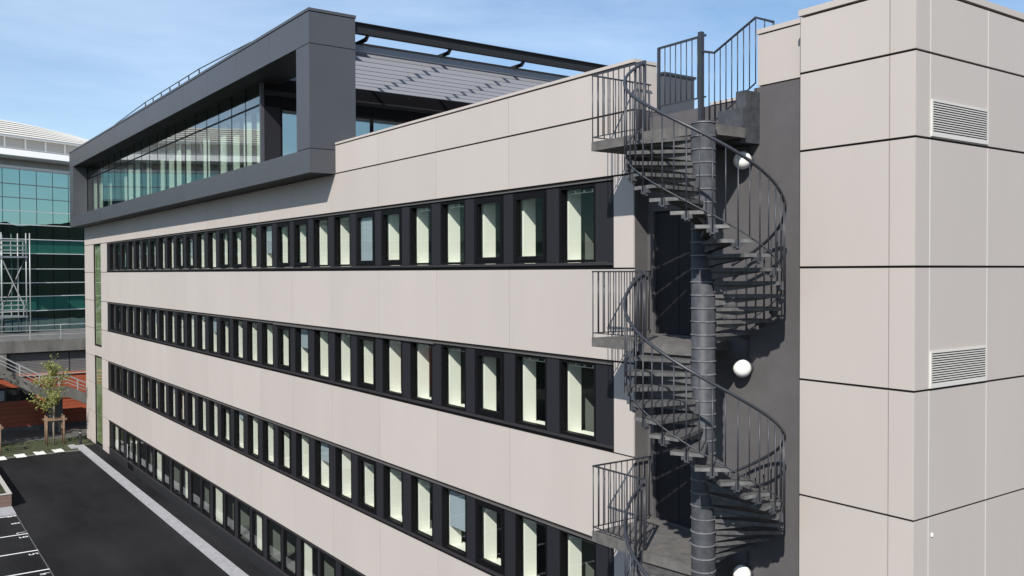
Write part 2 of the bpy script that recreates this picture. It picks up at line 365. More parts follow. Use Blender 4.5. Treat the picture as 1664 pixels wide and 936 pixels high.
for ri, (z0, z1) in enumerate(rows):
    for i in range(NW):
        x = W0 - PIT*i
        op = (i % 4 == 2) or (i % 4 == 1 and ri == 0)
        wdw = link('window', OPN if op else FIX, office, (x-(0.04 if op else 0), D+0.014, z0+fz0))
        link('pane', PANE_O if op else PANE_F, wdw, (0, 0, 0), True)
        if (ri, i) in HALF: link('blind', HALFM[(ri+i) % 3], wdw, (0, 0, 0), True)
        if ri == 0 and i == 6: link('blind', BLINDM, wdw, (0, 0, 0), True)
        elif i < 16: link('curtain_rail', CRAIL, wdw, (0, 0, 0), True)
        # infill panel to the right of this window
        xr = -12.0 if i == 0 else x+PIT-0.04*((i-1) % 4 == 2 or ((i-1) % 4 == 1 and ri == 0))
        xl = x+1.06+(0.02 if op else 0)
        if xr-xl > 0.05:
            bx('infill_panel', INFILL, office, xl+0.008, xr-0.008, D+0.012, D+0.10, z0+fz0, z0+fz1)
        # inner pier between the windows, cream plaster
        bx('window_reveal', CREAM, office, x-PIT+1.12, x+0.05, D+0.215, D+0.52, z0-0.1, z1+0.1)
    bx('infill_panel', INFILL, office, -54.0, W0-PIT*(NW-1)-0.01, D+0.012, D+0.10, z0+fz0, z0+fz1)
    bx('window_board', CREAM, office, -54.0, -12.0, D+0.165, D+0.62, z0+0.02, z0+0.10)
    bx('window_head', DARKJ, office, -54.0, -12.0, D+0.11, D+0.40, z0+1.585, z0+1.70)
    bx('sill_flashing', FLASH, office, -54.0, -12.0, D-0.025, D+0.14, z0+0.045, z0+0.098)
    bx('sill_strip', FRAME, office, -54.0, -12.0, D+0.005, D+0.12, z0-0.005, z0+0.044)
    bx('head_flashing', HEADF, office, -54.0, -12.0, D-0.02, D+0.03, z1-0.042, z1-0.018)
    if ri == 1: bx('loose_flashing', HEADF, office, -28.5, -18.25, D-0.055, D-0.021, z1-0.065, z1-0.02)
    bx('head_strip', FRAME, office, -54.0, -12.0, D+0.04, D+0.12, z1-0.08, z1-0.046)
    bx('jamb_strip', FRAME, office, -12.0, -11.985, D+0.005, D+0.12, z0, z1-0.01)
    bx('jamb_strip', FRAME, office, -54.015, -54.0, D+0.005, D+0.12, z0, z1-0.01)
# ground floor strip
gz0, gz1 = 0.50, 1.95
GH = gz1-gz0
GFIX = frame_mesh(1.30, GH, 0.05, 0.09).mesh('window', FRAME)
GOP = frame_mesh(1.10, GH, 0.085, 0.11).mesh('window', FRAME)
GPF = MB().box(0.045, 1.255, 0.04, 0.048, 0.045, GH-0.045).mesh('pane', GLASS)
GPO = MB().box(0.08, 1.02, 0.03, 0.038, 0.08, GH-0.08).mesh('pane', GLASS)
for i in range(29):
    x = -13.35 - PIT*i
    if -49.9 < x+0.6 < -48.2: continue
    op = i % 4 in (0, 2)
    wdw = link('window', GOP if op else GFIX, office, (x, D+0.05, gz0))
    link('pane', GPO if op else GPF, wdw, (0, 0, 0), True)
    w_ = 1.10 if op else 1.30
    bx('infill_panel', INFILL, office, x+w_+0.006, x+PIT-0.006, D+0.06, D+0.10, gz0, gz1)
    if i % 3 == 0: bx('window_reveal', CREAM, office, x-PIT+1.16, x+0.03, D+0.165, D+0.42, 0.3, 2.05)
bx('sill_flashing', FLASH, office, -54.0, -12.0, D-0.02, D+0.10, 0.45, 0.497)
bx('head_flashing', FLASH, office, -54.0, -12.0, D-0.02, D+0.05, 1.985, 2.012)
bx('head_strip', FRAME, office, -54.0, -12.0, D+0.04, D+0.12, 1.951, 1.98)
k = 0
x = -54.0
while x < -12.1:
    x1 = min(-12.0, x+2.2)
    if not (x < -48.3 and x1 > -49.8):
        bx('plinth_panel', ANTHD, office, x+0.004, x1-0.004, D+0.01, D+0.10, 0.06, 0.449)
    else:
        bx('plinth_panel', ANTHD, office, x+0.004, -49.65, D+0.01, D+0.10, 0.06, 0.449); bx('plinth_panel', ANTHD, office, -48.35, x1-0.004, D+0.01, D+0.10, 0.06, 0.449) if x1 > -48.3 else None
    x = x1
dr = link('door', frame_mesh(1.22, 1.86, 0.09, 0.09).mesh('door', FRAME), office, (-49.62, D+0.03, 0.08))
link('pane', MB().box(0.08, 1.14, 0.03, 0.04, 0.08, 1.78).mesh('pane', GLASS), dr, (0, 0, 0), True)
link('handle', MB().box(0.1, 0.13, -0.06, -0.03, 0.6, 1.3).box(0.1, 0.13, -0.03, 0.0, 0.7, 0.73).box(0.1, 0.13, -0.03, 0.0, 1.2, 1.23).mesh('handle', STEELP), dr, (0, 0, 0), True)
# tall slot windows at the far end
for z0, z1 in ((6.0, 11.93), (0.22, 5.40)):
    w_ = slot[1]-slot[0]
    sw = link('slot_window', frame_mesh(w_-0.02, z1-z0, 0.06, 0.09).mesh('slot_window', FRAME), office, (slot[0]+0.01, D+0.03, z0))
    nsp = 3
    for q in range(nsp):
        a = 0.06 + (z1-z0-0.12)*q/nsp; b = 0.06 + (z1-z0-0.12)*(q+1)/nsp
        link('pane', MB().box(0.055, w_-0.075, 0.03, 0.038, a+0.01, b-0.01).mesh('pane', GLASS), sw, (0, 0, 0), True)
    link('screen', MB().box(0.055, w_-0.075, 0.06, 0.08, 0.07, z1-z0-0.07).mesh('screen', SLOTG), sw, (0, 0, 0), True)

# ---- stair bay: rear wall, doors, upper pier
WY = 11.15
wm = MB()
doors = [9.17, 5.92, 12.4-3.25*3]
zs = [(-0.1, 12.31)]
wm.box(XR, -11.33, WY, WY+0.2, -0.1, 12.31)
wm.box(-10.22, -8.0, WY, WY+0.2, -0.1, 12.31)
prev = -0.1
for dz in sorted(doors):
    wm.box(-11.33, -10.22, WY, WY+0.2, prev, dz); prev = dz+2.12
wm.box(-11.33, -10.22, WY, WY+0.2, prev, 12.31)
wm.box(-9.145, -8.0, WY, WY+0.2, 12.31, 13.07)
link('stair_wall', wm.mesh('stair_wall', RENDER), office)
for dz in doors:
    d_ = bx('door', DOORM, office, -11.32, -10.78, WY+0.05, WY+0.10, dz+0.01, dz+2.10)
    d2 = bx('door', DOORM, office, -10.77, -10.23, WY+0.055, WY+0.105, dz+0.01, dz+2.10)
    link('handle', MB().box(0.05, 0.07, -0.05, -0.035, 0.98, 1.0).box(0.05, 0.17, -0.06, -0.045, 0.975, 1.0).mesh('handle', BLACKM), d2, (0, 0, 0), True)
    bx('door_frame', FRAME, office, -11.33, -10.22, WY+0.02, WY+0.11, dz+2.101, dz+2.118)
bx('stair_parapet', RENDER, office, XR+0.002, -9.147, WY+0.002, WY+0.22, 12.312, 12.94)
bx('stair_parapet_cap', BEIGE2, office, -10.02, -9.15, WY-0.015, WY+0.24, 12.942, 12.985)
bx('cladding_panel', BEIGE, office, -9.053, -8.075, WY-0.02, WY+0.03, 13.09, 13.855)
bx('pier_backing', BEIGE2, office, -9.05, -8.0, WY+0.035, WY+0.3, 13.075, 13.855)
bx('parapet_coping', BEIGE2, office, -9.065, -8.062, WY-0.04, WY+0.36, 13.875, 13.945)
bx('stair_roof', GREYB, office, XR+0.002, -8.0, WY+0.24, bd, 12.6, 12.9)
# landing steps up to the roof, right of the pole
bx('roof_step', STAIR, office, -9.80, -9.03, 10.72, WY-0.002, 12.20, 12.44)
bx('roof_step', STAIR, office, -9.52, -9.03, 10.76, WY-0.002, 12.442, 12.73)
bx('roof_step', STAIR, office, -9.22, -9.03, 10.82, WY-0.002, 12.732, 12.99)

# ---------------------------------------------------------------- corner block on the right
TX0, TX1 = -8.05, -6.31
tower = thing('corner_block', (-7.2, D, 0), 'tall pale panelled corner block with two white vent grilles, right of the spiral stair', 'building')
TZ = [-0.1, 2.19, 3.79, 5.44, 7.04, 8.70, 10.30, 11.955, 13.056, 13.85]
TY = [D, 11.16, 12.63, 14.1, 15.57, 17.04, 18.5, 20.0, 21.5, 23.0]
vents = {6: None, 4: None}
for a, b in zip(TZ[:-1], TZ[1:]):
    bx('cladding_panel', BEIGE, tower, TX0+0.004, -6.678, D, D+0.03, a+0.016, b-0.016)
    bx('cladding_panel', BEIGE, tower, -6.664, TX1, D, D+0.03, a+0.016, b-0.016)
    for y0 in TY[1:-1]: bx('joint_highlight', TRIM, tower, TX1-0.012, TX1+0.003, y0-0.009, y0+0.009, a+0.016, b-0.016)  # pale strips painting the light caught along the panel joint edges
    for j, (y0, y1) in enumerate(zip(TY[:-1], TY[1:])):
        ya = y0+0.0305 if j == 0 else y0+0.0095
        z_lo = a+0.016; z_hi = b-0.016
        if j == 1 and abs(a-11.955) < 0.01: pass
        if j == 1 and (abs(a-10.30) < 0.01 or abs(a-7.04) < 0.01): pass
        bx('cladding_panel', BEIGE, tower, TX1-0.03, TX1, ya, y1-0.0095, z_lo, z_hi)
def vent(y0, y1, z0, z1):
    m = MB(); t = 0.026; X0 = TX1+0.002; X1 = TX1+0.022
    m.box(X0, X1, y0, y1, z0, z0+t+0.02); m.box(X0, X1, y0, y1, z1-t, z1); m.box(X0, X1, y0, y0+t, z0+t+0.02, z1-t); m.box(X0, X1, y1-t, y1, z0+t+0.02, z1-t)
    v = link('vent_grille', m.mesh('vent_grille', TRIM), tower)
    bx('vent_back', DARKJ, v, X0, X0+0.003, y0+t, y1-t, z0+t+0.02, z1-t)
    n = 13; h = (z1-z0-2*t-0.02)/n
    sm = MB(); L = y1-y0-2*t
    sm.box(0.004, 0.019, 0, L, 0.0, 0.44*h)
    me = sm.mesh('slat', TRIM)
    for q in range(n): link('slat', me, v, (X0, y0+t, z0+t+0.02+q*h))
vent(11.17, 12.61, 11.985, 12.46); vent(11.17, 12.61, 8.72, 9.20)
bx('fixing_stud', WHITE, tower, TX1+0.001, TX1+0.02, 11.215, 11.255, 6.775, 6.825, 0.006)
tb = MB(); tb.box(TX0+0.02, TX1-0.035, D+0.035, 23.0, -0.1, 13.84)
link('backing_wall', tb.mesh('backing_wall', DARKJ), tower)
bx('side_edge', DARKJ, tower, TX0-0.005, TX0+0.002, D+0.004, WY-0.003, -0.1, 13.84)
bx('coping', BEIGE2, tower, TX0-0.02, TX1+0.02, D-0.02, 23.0, 13.868, 13.955)

# ---------------------------------------------------------------- spiral staircase
CX, CY, RO = -9.0, 9.86, 1.13
stair = thing('spiral_staircase', (CX, CY, 0), 'grey steel spiral staircase winding down in front of the dark recessed wall', 'staircase')
prof = [(0.178, -0.02)]
PZ = 12.40
z = 0.0
STEP, RISE, TH0 = 17.4, 3.25/17, 188.0
nring = 0
zz = PZ
rings = []
while zz > 0.1: rings.append(zz); zz -= RISE
prof = [(0.172, -0.02), (0.172, PZ+0.012)]
COLM = MB().lathe([(0.173, -0.019), (0.185, -0.017), (0.185, -0.004), (0.173, 0.0)], 24).mesh('collar', RINGHI)
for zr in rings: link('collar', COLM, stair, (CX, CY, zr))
link('pole', MB().lathe([(r_, z_) for r_, z_ in prof], 32).mesh('pole', POLEM, smooth=True), stair, (CX, CY, 0))
tp = [(0.165, -0.09), (0.30, -0.115), (1.085, -0.235), (1.10, -0.225), (1.10, 0.225), (1.085, 0.235), (0.30, 0.115), (0.165, 0.09)]
TREAD = MB().prism(tp, -0.052, 0.0)
wd = [(0.168, -0.055, -0.165), (0.92, -0.075, -0.058), (0.92, 0.075, -0.058), (0.168, 0.055, -0.165)]      # deep tapering underside
TREAD.v += wd + [(x_, y_, -0.0525) for x_, y_, z_ in wd]
TREAD.f += [tuple(16+i for i in q) for q in ((0, 3, 2, 1), (4, 5, 6, 7), (0, 1, 5, 4), (1, 2, 6, 5), (2, 3, 7, 6), (3, 0, 4, 7))]
TREAD = TREAD.mesh('tread', TREADM, fix=True)
TEND = MB().box(1.1005, 1.104, -0.224, 0.224, -0.050, -0.003).mesh('tread_end', TENDM)
BRK = MB().box(-0.03, 0.035, -0.075, 0.075, -0.105, -0.0535).box(0.036, 0.062, -0.028, 0.028, -0.125, -0.005).box(-0.01, 0.02, -0.035, 0.035, -0.145, -0.1055).mesh('bracket', STAIR)
LZ = [12.40, 9.15, 5.90, 2.65]
def pz(z0, th): return z0 - RISE*((th-TH0)/STEP)
def P(th, r, z): a = R(th); return (CX+r*math.cos(a), CY+r*math.sin(a), z)
RB = RO+0.005
BALCACHE = {}
def baluster(parent, x, y, z0, z1, r=0.0095):
    k = (round(z1-z0, 3), r)
    if k not in BALCACHE: BALCACHE[k] = MB().tube([(0, 0, 0), (0, 0, z1-z0)], r, 6).mesh('baluster', RAILM, smooth=True)
    return link('baluster', BALCACHE[k], parent, (x, y, z0))
for li, zl in enumerate(LZ[:3]):
    for k in range(1, 17):
        th = TH0 + STEP*(k-0.5)
        t_ = link('tread', TREAD, stair, (CX, CY, zl-RISE*k), rotz=R(th))
        link('bracket', BRK, t_, (1.075, 0, 0), True); link('tread_end', TEND, t_, (0, 0, 0), True)
        zb = zl-RISE*k
        x_, y_, _ = P(th, RB, 0); baluster(stair, x_, y_, zb-0.10, pz(zl, th)+1.03, 0.011)
        th2 = th+STEP/2
        if k < 16:
            x_, y_, _ = P(th2, RB, 0); baluster(stair, x_, y_, pz(zl, th2)+0.03, pz(zl, th2)+1.03)
    N = 90; A0, A1 = TH0-3, TH0+STEP*16.2
    hp, bp = [], []
    for i in range(N+1):
        th = A0+(A1-A0)*i/N; f = min(1, i/6)
        hp.append(P(th, RB, pz(zl, max(th, TH0))+1.04)); bp.append(P(th, RB, pz(zl, th)+0.03))
    link('handrail', MB().tube(hp, 0.024, 8).mesh('handrail', RAILM, smooth=True), stair)
    link('bottom_rail', MB().tube(bp, 0.010, 6).mesh('bottom_rail', STAIR, smooth=True), stair)
# landings
for li, zl in enumerate(LZ):
    poly = [(-11.40, 9.79), (-10.22, 9.79), P(TH0, 1.10, 0)[:2], P(TH0, 0.165, 0)[:2], P(150, 0.165, 0)[:2], P(123, 0.165, 0)[:2], P(123, 1.12, 0)[:2], (-9.62, WY-0.004), (-11.40, WY-0.004)]
    if li == 0: poly = poly[:4] + [P(150, 0.165, 0)[:2], P(110, 0.165, 0)[:2], P(80, 0.165, 0)[:2], (-8.95, 10.72), (-9.81, 10.72), (-9.81, WY-0.004), (-11.40, WY-0.004)]
    lm = MB().prism(poly[::-1] if False else poly, zl-0.02, zl); lm.prism(poly, zl-0.15, zl-0.021)
    me = lm.mesh('landing', CONC, fix=True); link('landing', me, stair)
    # railing, two sides
    rt_ = zl+1.10
    rm_ = MB(); s_ = 0.013
    xA, yB = -11.385, 9.805
    rm_.box(xA-s_, xA+s_, yB-s_, WY-0.01, rt_-0.012, rt_+0.012)
    rm_.box(xA+s_, -10.17, yB-s_, yB+s_, rt_-0.012, rt_+0.012)
    rl = link('landing_railing', rm_.mesh('landing_railing', RAILM), stair)
    link('bottom_rail', MB().box(xA-0.008, xA+0.008, yB-0.008, WY-0.01, zl+0.07, zl+0.086).mesh('bottom_rail', RAILM), rl)
    link('bottom_rail', MB().box(xA+0.009, -10.17, yB-0.008, yB+0.008, zl+0.07, zl+0.086).mesh('bottom_rail', RAILM), rl)
    for k in range(11): baluster(rl, xA, yB+k*0.128, zl if k in (0, 5) else zl+0.078, rt_)
    for k in range(1, 10): baluster(rl, xA+k*0.128, yB, zl+0.078, rt_)
    link('newel_post', MB().tube([(-10.15, 9.80, zl-0.3), (-10.15, 9.80, rt_+0.01)], 0.028, 10).mesh('newel_post', RAILM, smooth=True), stair)
    # extra baluster bundle at the start of the flight
    for k in range(3):
        th = TH0 - 3 + k*5; x_, y_, _ = P(th, RB, 0); baluster(stair, x_, y_, zl-0.12, zl+1.04, 0.011)
    link('toe_plate', MB().box(-10.22, -10.05, 9.76, 9.80, zl-0.30, zl-0.02).mesh('toe_plate', STAIR), stair)
# flight from the lowest landing to the ground
for k in range(1, 14):
    t_ = link('tread', TREAD, stair, (CX, CY, LZ[3]-RISE*k), rotz=R(TH0+STEP*(k-0.5))); link('bracket', BRK, t_, (1.075, 0, 0), True); link('tread_end', TEND, t_, (0, 0, 0), True)
# ---- railing of the steps to the roof, and gate on the stair parapet
rr = thing('roof_steps_railing', (-9.5, 11.0, 12.4), 'grey railing sloping up over the last steps at the top of the spiral stair', 'railing')
Yr = 11.0
pts = [(-10.05, 13.80), (-9.81, 13.73), (-8.99, 14.10)]
link('top_rail', MB().tube([(x, Yr, z_) for x, z_ in pts]+[(-8.99, Yr+0.42, 14.10)], 0.021, 6).mesh('top_rail', RAILM), rr)
link('bottom_rail', MB().tube([(-9.98, Yr, 12.655), (-9.79, Yr, 12.655), (-8.99, Yr, 13.11)], 0.014, 6).mesh('bottom_rail', RAILM), rr)
link('post', MB().box(-10.13, -10.055, Yr-0.035, Yr+0.035, 12.38, 14.12).mesh('post', RAILM), rr)
for k in range(9):
    x_ = -9.92+k*0.1163
    zt = 13.73+0.37*max(0, (x_+9.81)/0.81) if x_ < -9.0 else 14.095
    zb = 12.655 if x_ < -9.79 else 12.655+0.455*(x_+9.79)/0.82
    if k == 0: zt = 13.77
    baluster(rr, x_, Yr, zb, min(zt, 14.10))
baluster(rr, -8.99, Yr+0.21, 13.947, 14.10); baluster(rr, -8.99, Yr+0.42, 13.947, 14.115, 0.018)
gt = thing('roof_gate', (-10.65, 11.2, 12.98), 'grey barred gate standing on the stair parapet beside the beige parapet end', 'gate')
gm = MB().box(-11.25, -10.17, 11.185, 11.215, 14.10, 14.135).box(-11.25, -10.17, 11.19, 11.21, 13.10, 13.125).box(-11.27, -11.225, 11.18, 11.22, 12.986, 14.13)
link('gate_frame', gm.mesh('gate_frame', RAILM), gt)
for k in range(8): baluster(gt, -11.10+k*0.125, 11.2, 13.12, 14.10)
ub = thing('roof_unit', (-13.25, 13.5, 12.9), 'dark grey box standing on the roof behind the barred gate', 'roof unit')
bx('casing', ANTH, ub, -13.5, -13.0, 13.09, 13.97, 12.9, 14.22); bx('lid', RAILM, ub, -13.53, -12.97, 13.06, 14.0, 14.222, 14.27)
# globe lamps
def globe():
    m = bmesh.new(); bmesh.ops.create_uvsphere(m, u_segments=24, v_segments=14, radius=0.14); me = bpy.data.meshes.new('globe'); m.to_mesh(me); m.free()
    me.materials.append(OPAL)
    for p in me.polygons: p.use_smooth = True
    return me
GM = globe()
for zc, lab in ((11.96, 'uppermost white globe lamp on the dark wall, behind the highest turn of the stair'), (8.74, 'white globe lamp on the dark wall, middle one halfway down the spiral stair'), (5.53, 'lowest white globe lamp on the dark wall at the bottom of the picture')):
    t_ = thing('globe_lamp', (-9.24, WY, zc), lab, 'wall lamp', 'globe lamps on the stair wall')
    link('globe', GM, t_, (-9.24, 11.0, zc))
    link('base', MB().tube([(0, 0.11, 0), (0, 0.149, 0)], 0.105, 18).mesh('base', STAIR), t_, (-9.24, 11.0, zc))
    link('conduit', MB().tube([(0, 0.135, 0.1), (0, 0.135, 0.62)], 0.011, 6).mesh('conduit', STAIR), t_, (-9.24, 11.0, zc))

# ---------------------------------------------------------------- penthouse
PF, PB, PX0, PX1 = 10.05, 11.46, -60.5, -23.72
pent = thing('penthouse', (-42, PF, 13.0), 'dark anthracite rooftop storey with framed strip of tall glazing overhanging the beige facade', 'penthouse')
def edges(a, b, w):
    n = max(1, round((b-a)/w)); return [a+(b-a)*i/n for i in range(n+1)]
xe = edges(PX0, PX1, 3.03)
for a, b in zip(xe[:-1], xe[1:]):
    bx('fascia_panel', ANTH, pent, a+0.004, b-0.004, PF, PF+0.03, 16.66, 17.53)
    bx('base_panel', ANTH, pent, a+0.004, b-0.004, PF, PF+0.03, 13.05, 13.715)
bx('leg_panel', ANTH, pent, -24.65, PX1, PF, PF+0.03, 13.735, 16.64)
bx('jamb_panel', ANTH, pent, PX0, -59.3, PF, PF+0.03, 13.735, 16.64)
# end face of the frame
for z0, z1 in ((13.05, 13.715), (13.735, 16.64), (16.66, 17.53)):
    bx('end_panel', ANTH, pent, PX1-0.03, PX1, PF+0.0305, PB if z0 > 13.1 else D-0.003, z0, z1)
bx('end_panel', ANTH, pent, PX1-0.03, PX1-0.002, D+0.565, PB, 13.05, 13.715)
fm = MB()
fm.box(PX0+0.03, PX1-0.032, PF+0.032, PB, 16.655, 17.53)              # top beam
fm.box(PX0+0.03, PX1-0.032, PF+0.032, D-0.004, 13.045, 13.72)         # bottom beam
fm.box(-24.645, PX1-0.032, PF+0.032, PB, 13.721, 16.654)
fm.box(PX0+0.005, -59.305, PF+0.032, 10.95, 13.721, 16.654)
link('frame_core', fm.mesh('frame_core', ANTHD), pent)
bx('jamb_lining', ANTH, pent, -59.304, -59.28, PF+0.031, 10.80, 13.735, 16.64)
bx('leg_lining', ANTHD, pent, -24.67, -24.648, PF+0.031, PB, 13.735, 16.64)
bx('coping', ANTH, pent, PX0-0.02, PX1+0.02, PF-0.02, PB+0.02, 17.55, 17.63)
bx('left_end_wall', ANTH, pent, PX0-0.002, PX0+0.004, PF+0.031, 24.0, 13.05, 17.53)
# body behind
GX0, GX1, GY = -59.28, -29.6, 10.80
bm_ = MB()
bm_.box(PX0+0.03, GX1-0.09, 14.5, 24, 13.0, 17.3); link('rear_body', bm_.mesh('rear_body', ANTHD), pent)
bx('roof_slab', ANTHD, pent, PX0+0.03, GX1, PB+0.003, 24, 17.302, 17.45)
bx('ceiling', ROOM, pent, GX0, GX1-0.1, GY+0.15, 14.5, 16.80, 16.95)
bx('terrace_floor', CONC, pent, PX0+0.03, GX1, GY+0.1, 14.5, 13.5, 13.70)
bx('terrace_soffit', ANTHD, pent, GX1, -24.66, PB+0.002, PB+0.05, 16.9, 17.4)
npn = 20
pw = (GX1-0.12-GX0)/npn
TR = 15.93
for i in range(npn):
    xa = GX0+pw*i
    bx('pane', PGLASS, pent, xa+0.016, xa+pw-0.016, GY+0.03, GY+0.04, 13.74, TR-0.03)
    bx('pane', PGLASS, pent, xa+0.016, xa+pw-0.016, GY+0.03, GY+0.04, TR+0.03, 16.65)
    bx('mullion', FRAME, pent, xa-0.014, xa+0.014, GY+0.022, GY+0.075, 13.735, 16.652)
bx('transom', FRAME, pent, GX0+0.021, GX1-0.12, GY+0.015, GY+0.095, TR-0.028, TR+0.028)
bx('window_sill', FRAME, pent, GX0, GX1, GY-0.05, GY+0.1, 13.722, 13.738)
bx('corner_post', ANTH, pent, GX1-0.11, GX1+0.01, GY, GY+0.12, 13.74, 16.655)
def curtain_mesh(w, h):
    m = MB(); n = 24
    for i in range(n+1):
        x = w*i/n; y = 0.04*math.sin(i*1.9)+0.015*math.sin(i*0.7)
        m.v += [(x, y, 0), (x, y, h)]
    for i in range(n): m.f.append((2*i, 2*i+2, 2*i+3, 2*i+1))
    return m.mesh('curtain', CURT, smooth=True)
CM = curtain_mesh(0.75, 2.17)
for i in range(npn):
    if i in (3, 4, 9, 14): continue
    link('curtain', CM, pent, (GX0+pw*i+(0.05 if i % 2 else 0.45), GY+0.32+0.1*(i % 3), 13.71))
bx('inner_wall', ROOM, pent, GX0, GX1-0.1, 14.3, 14.48, 13.71, 16.79)
# end wall of the glazed room, facing the terrace
ye = [GY+0.13, 11.5, 13.2, 14.95, 16.7, 18.45, 20.2, 22.0, 23.7]
for j, (a, b) in enumerate(zip(ye[:-1], ye[1:])):
    if j == 0: bx('wall_panel', INFILL, pent, GX1-0.06, GX1, a, b-0.01, 13.71, 15.87)
    else:
        wf = MB(); X0, X1 = GX1-0.06, GX1
        wf.box(X0, X1, a, a+0.06, 13.71, 15.87); wf.box(X0, X1, b-0.07, b-0.01, 13.71, 15.87); wf.box(X0, X1, a+0.06, b-0.07, 13.71, 13.77); wf.box(X0, X1, a+0.06, b-0.07, 15.81, 15.87); 
        w_ = link('window', wf.mesh('window', FRAME), pent)
        bx('pane', TGLASS, w_, GX1-0.035, GX1-0.027, a+0.055, b-0.065, 13.765, 15.815)
    bx('wall_panel', FRAME, pent, GX1-0.06, GX1-0.002, a, b-0.01, 15.88, 17.29)
bx('wall_rail', ANTHD, pent, GX1+0.001, GX1+0.05, ye[0], ye[-1], 16.25, 16.42)
# thin safety rail on the roof
sr = thing('roof_safety_rail', (-40, 10.08, 17.63), 'thin dark safety rail along the penthouse roof edge', 'railing')
srm = MB().tube([(-48, 10.08, 17.66), (-42, 10.08, 17.83), (-34, 10.08, 17.83), (-28.5, 10.08, 17.66)], 0.022, 6)
link('rail', srm.mesh('rail', RAILM), sr)
for k in range(7): link('post', MB().box(-0.02, 0.02, -0.02, 0.02, 0, 0.17).mesh('post', RAILM), sr, (-42.0+k*1.33, 10.08, 17.632))

# louvred canopy over the terrace
cv = thing('louvre_canopy', (-27, 16, 13.0), 'grey louvred terrace canopy hung from a long steel beam beside the penthouse', 'canopy')
NB = 10
Lb = 12.5
bw = 0.262; ta = R(56)
sm = MB(); dx, dz = bw*math.cos(ta), bw*math.sin(ta); th_ = 0.025
sm.v = [(0, 0, 0), (-dx, 0, dz), (-dx-th_, 0, dz-0.01), (-th_, 0, -0.01)]; sm.v += [(a, Lb, c) for a, b, c in sm.v]
sm.f = [(0, 1, 2, 3), (7, 6, 5, 4), (0, 4, 5, 1), (1, 5, 6, 2), (2, 6, 7, 3), (3, 7, 4, 0)]
SLM = sm.mesh('slat', BLADE, fix=True)
for k in range(NB): link('slat', SLM, cv, (-24.05-0.545*k, PB+0.02, 16.72))
ib = MB(); BX = -23.82
ib.box(BX-0.09, BX+0.09, PB+0.02, PB+14, 17.15, 17.175); ib.box(BX-0.09, BX+0.09, PB+0.02, PB+14, 17.445, 17.47); ib.box(BX-0.012, BX+0.012, PB+0.02, PB+14, 17.1755, 17.4445)
link('beam', ib.mesh('beam', ANTHD), cv)
link('inner_beam', MB().box(-24.62, -24.52, PB+0.02, PB+13, 17.02, 17.10).mesh('inner_beam', ANTHD), cv)
for k in range(5):
    y = PB+0.45+k*2.82
    link('rafter', MB().box(-29.55, -23.93, y-0.03, y+0.03, 17.005, 17.11).mesh('rafter', ANTHD), cv)
    b_ = MB(); b_.v = [(BX-0.08, y-0.03, 17.149), (BX+0.08, y-0.03, 17.149), (BX-0.10, y-0.03, 17.0), (BX-0.45, y-0.03, 17.0)]; b_.v += [(a, y+0.03, c) for a, b, c in b_.v]
    b_.f = [(0, 1, 2, 3), (7, 6, 5, 4), (0, 4, 5, 1), (1, 5, 6, 2), (2, 6, 7, 3), (3, 7, 4, 0)]
    link('bracket', b_.mesh('bracket', ANTHD, fix=True), cv)

# ---------------------------------------------------------------- teal glass building at the far left
T_ = Vector((-0.425, 0.905, 0)); N_ = Vector((0.905, 0.425, 0)); O_ = Vector((-79.21, 11.18, 0))
T_.normalize(); N_ = Vector((T_.y, -T_.x, 0)).normalized()
ROTT = math.atan2(T_.y, T_.x)
teal = thing('glass_office_building', tuple(O_), 'teal glass office building with white ribbed curved roof at the far left', 'building')
teal.rotation_euler.z = ROTT      # local x along the facade, local y = into the building
def tb_(name, m, parent, s0, s1, d0, d1, z0, z1):
    o = bpy.data.objects.new(name, bmeshbox(name, m, s1-s0, d1-d0, z1-z0)); COL.objects.link(o); o.parent = parent
    o.location = (s0, d0, z0); WPOS[o] = Vector((0, 0, 0)); return o
S0, S1 = -46.0, 14.0
tb_('core', TEALD, teal, S0, S1, 0.3, 14, 0, 18.4)
BZ = [18.27, 17.12, 16.08, 15.06, 14.02, 12.90, 11.80, 10.60, 9.52, 8.46, 7.33, 6.15, 4.9]
cols = [-4.55+1.36*i for i in range(11)]
for j in range(len(BZ)-1):
    z1, z0 = BZ[j], BZ[j+1]
    m = TEAL
    if j in (5, 9): m = TEALV
    tb_('curtain_wall_strip', m, teal, S0, cols[0]-0.02, 0.0, 0.02, z0+0.03, z1-0.03)
    for a, b in zip(cols[:-1], cols[1:]):
        tb_('pane', m, teal, a+0.025, b-0.025, 0.0, 0.02, z0+0.03, z1-0.03)
for j, z in enumerate(BZ):
    tb_('band', WHITE if j not in (1, 2) else GREYB, teal, S0, S1, -0.10, 0.03, z-0.028, z+0.028)
tb_('head_band', WHITE, teal, S0, S1, -0.2, 0.3, 18.30, 18.48)
s = S0
while s < S1:
    tb_('grey_panel', GREYB, teal, s+0.01, s+1.39, 0.15, 0.3, 18.485, 18.98); s += 1.4
tb_('soffit', GREYB, teal, S0, S1, -1.0, 0.6, 18.985, 19.03)
eb_ = MB(); eb_.v = [(S0, -0.85, 19.035), (S0, -1.1, 19.16), (S0, -0.75, 19.72), (S0, 0.6, 19.72), (S0, 0.6, 19.035)]; eb_.v += [(S1, b, c) for a, b, c in eb_.v]
eb_.f = [(4, 3, 2, 1, 0), (5, 6, 7, 8, 9)]+[(q, (q+1) % 5, 5+(q+1) % 5, 5+q) for q in range(5)]
eo = bpy.data.objects.new('eaves_box', eb_.mesh('eaves_box', WHITE, fix=True)); COL.objects.link(eo); eo.parent = teal; WPOS[eo] = Vector()
tb_('eaves_lip', WHITE, teal, S0, S1, -0.80, -0.6, 19.725, 19.78)
s = S0
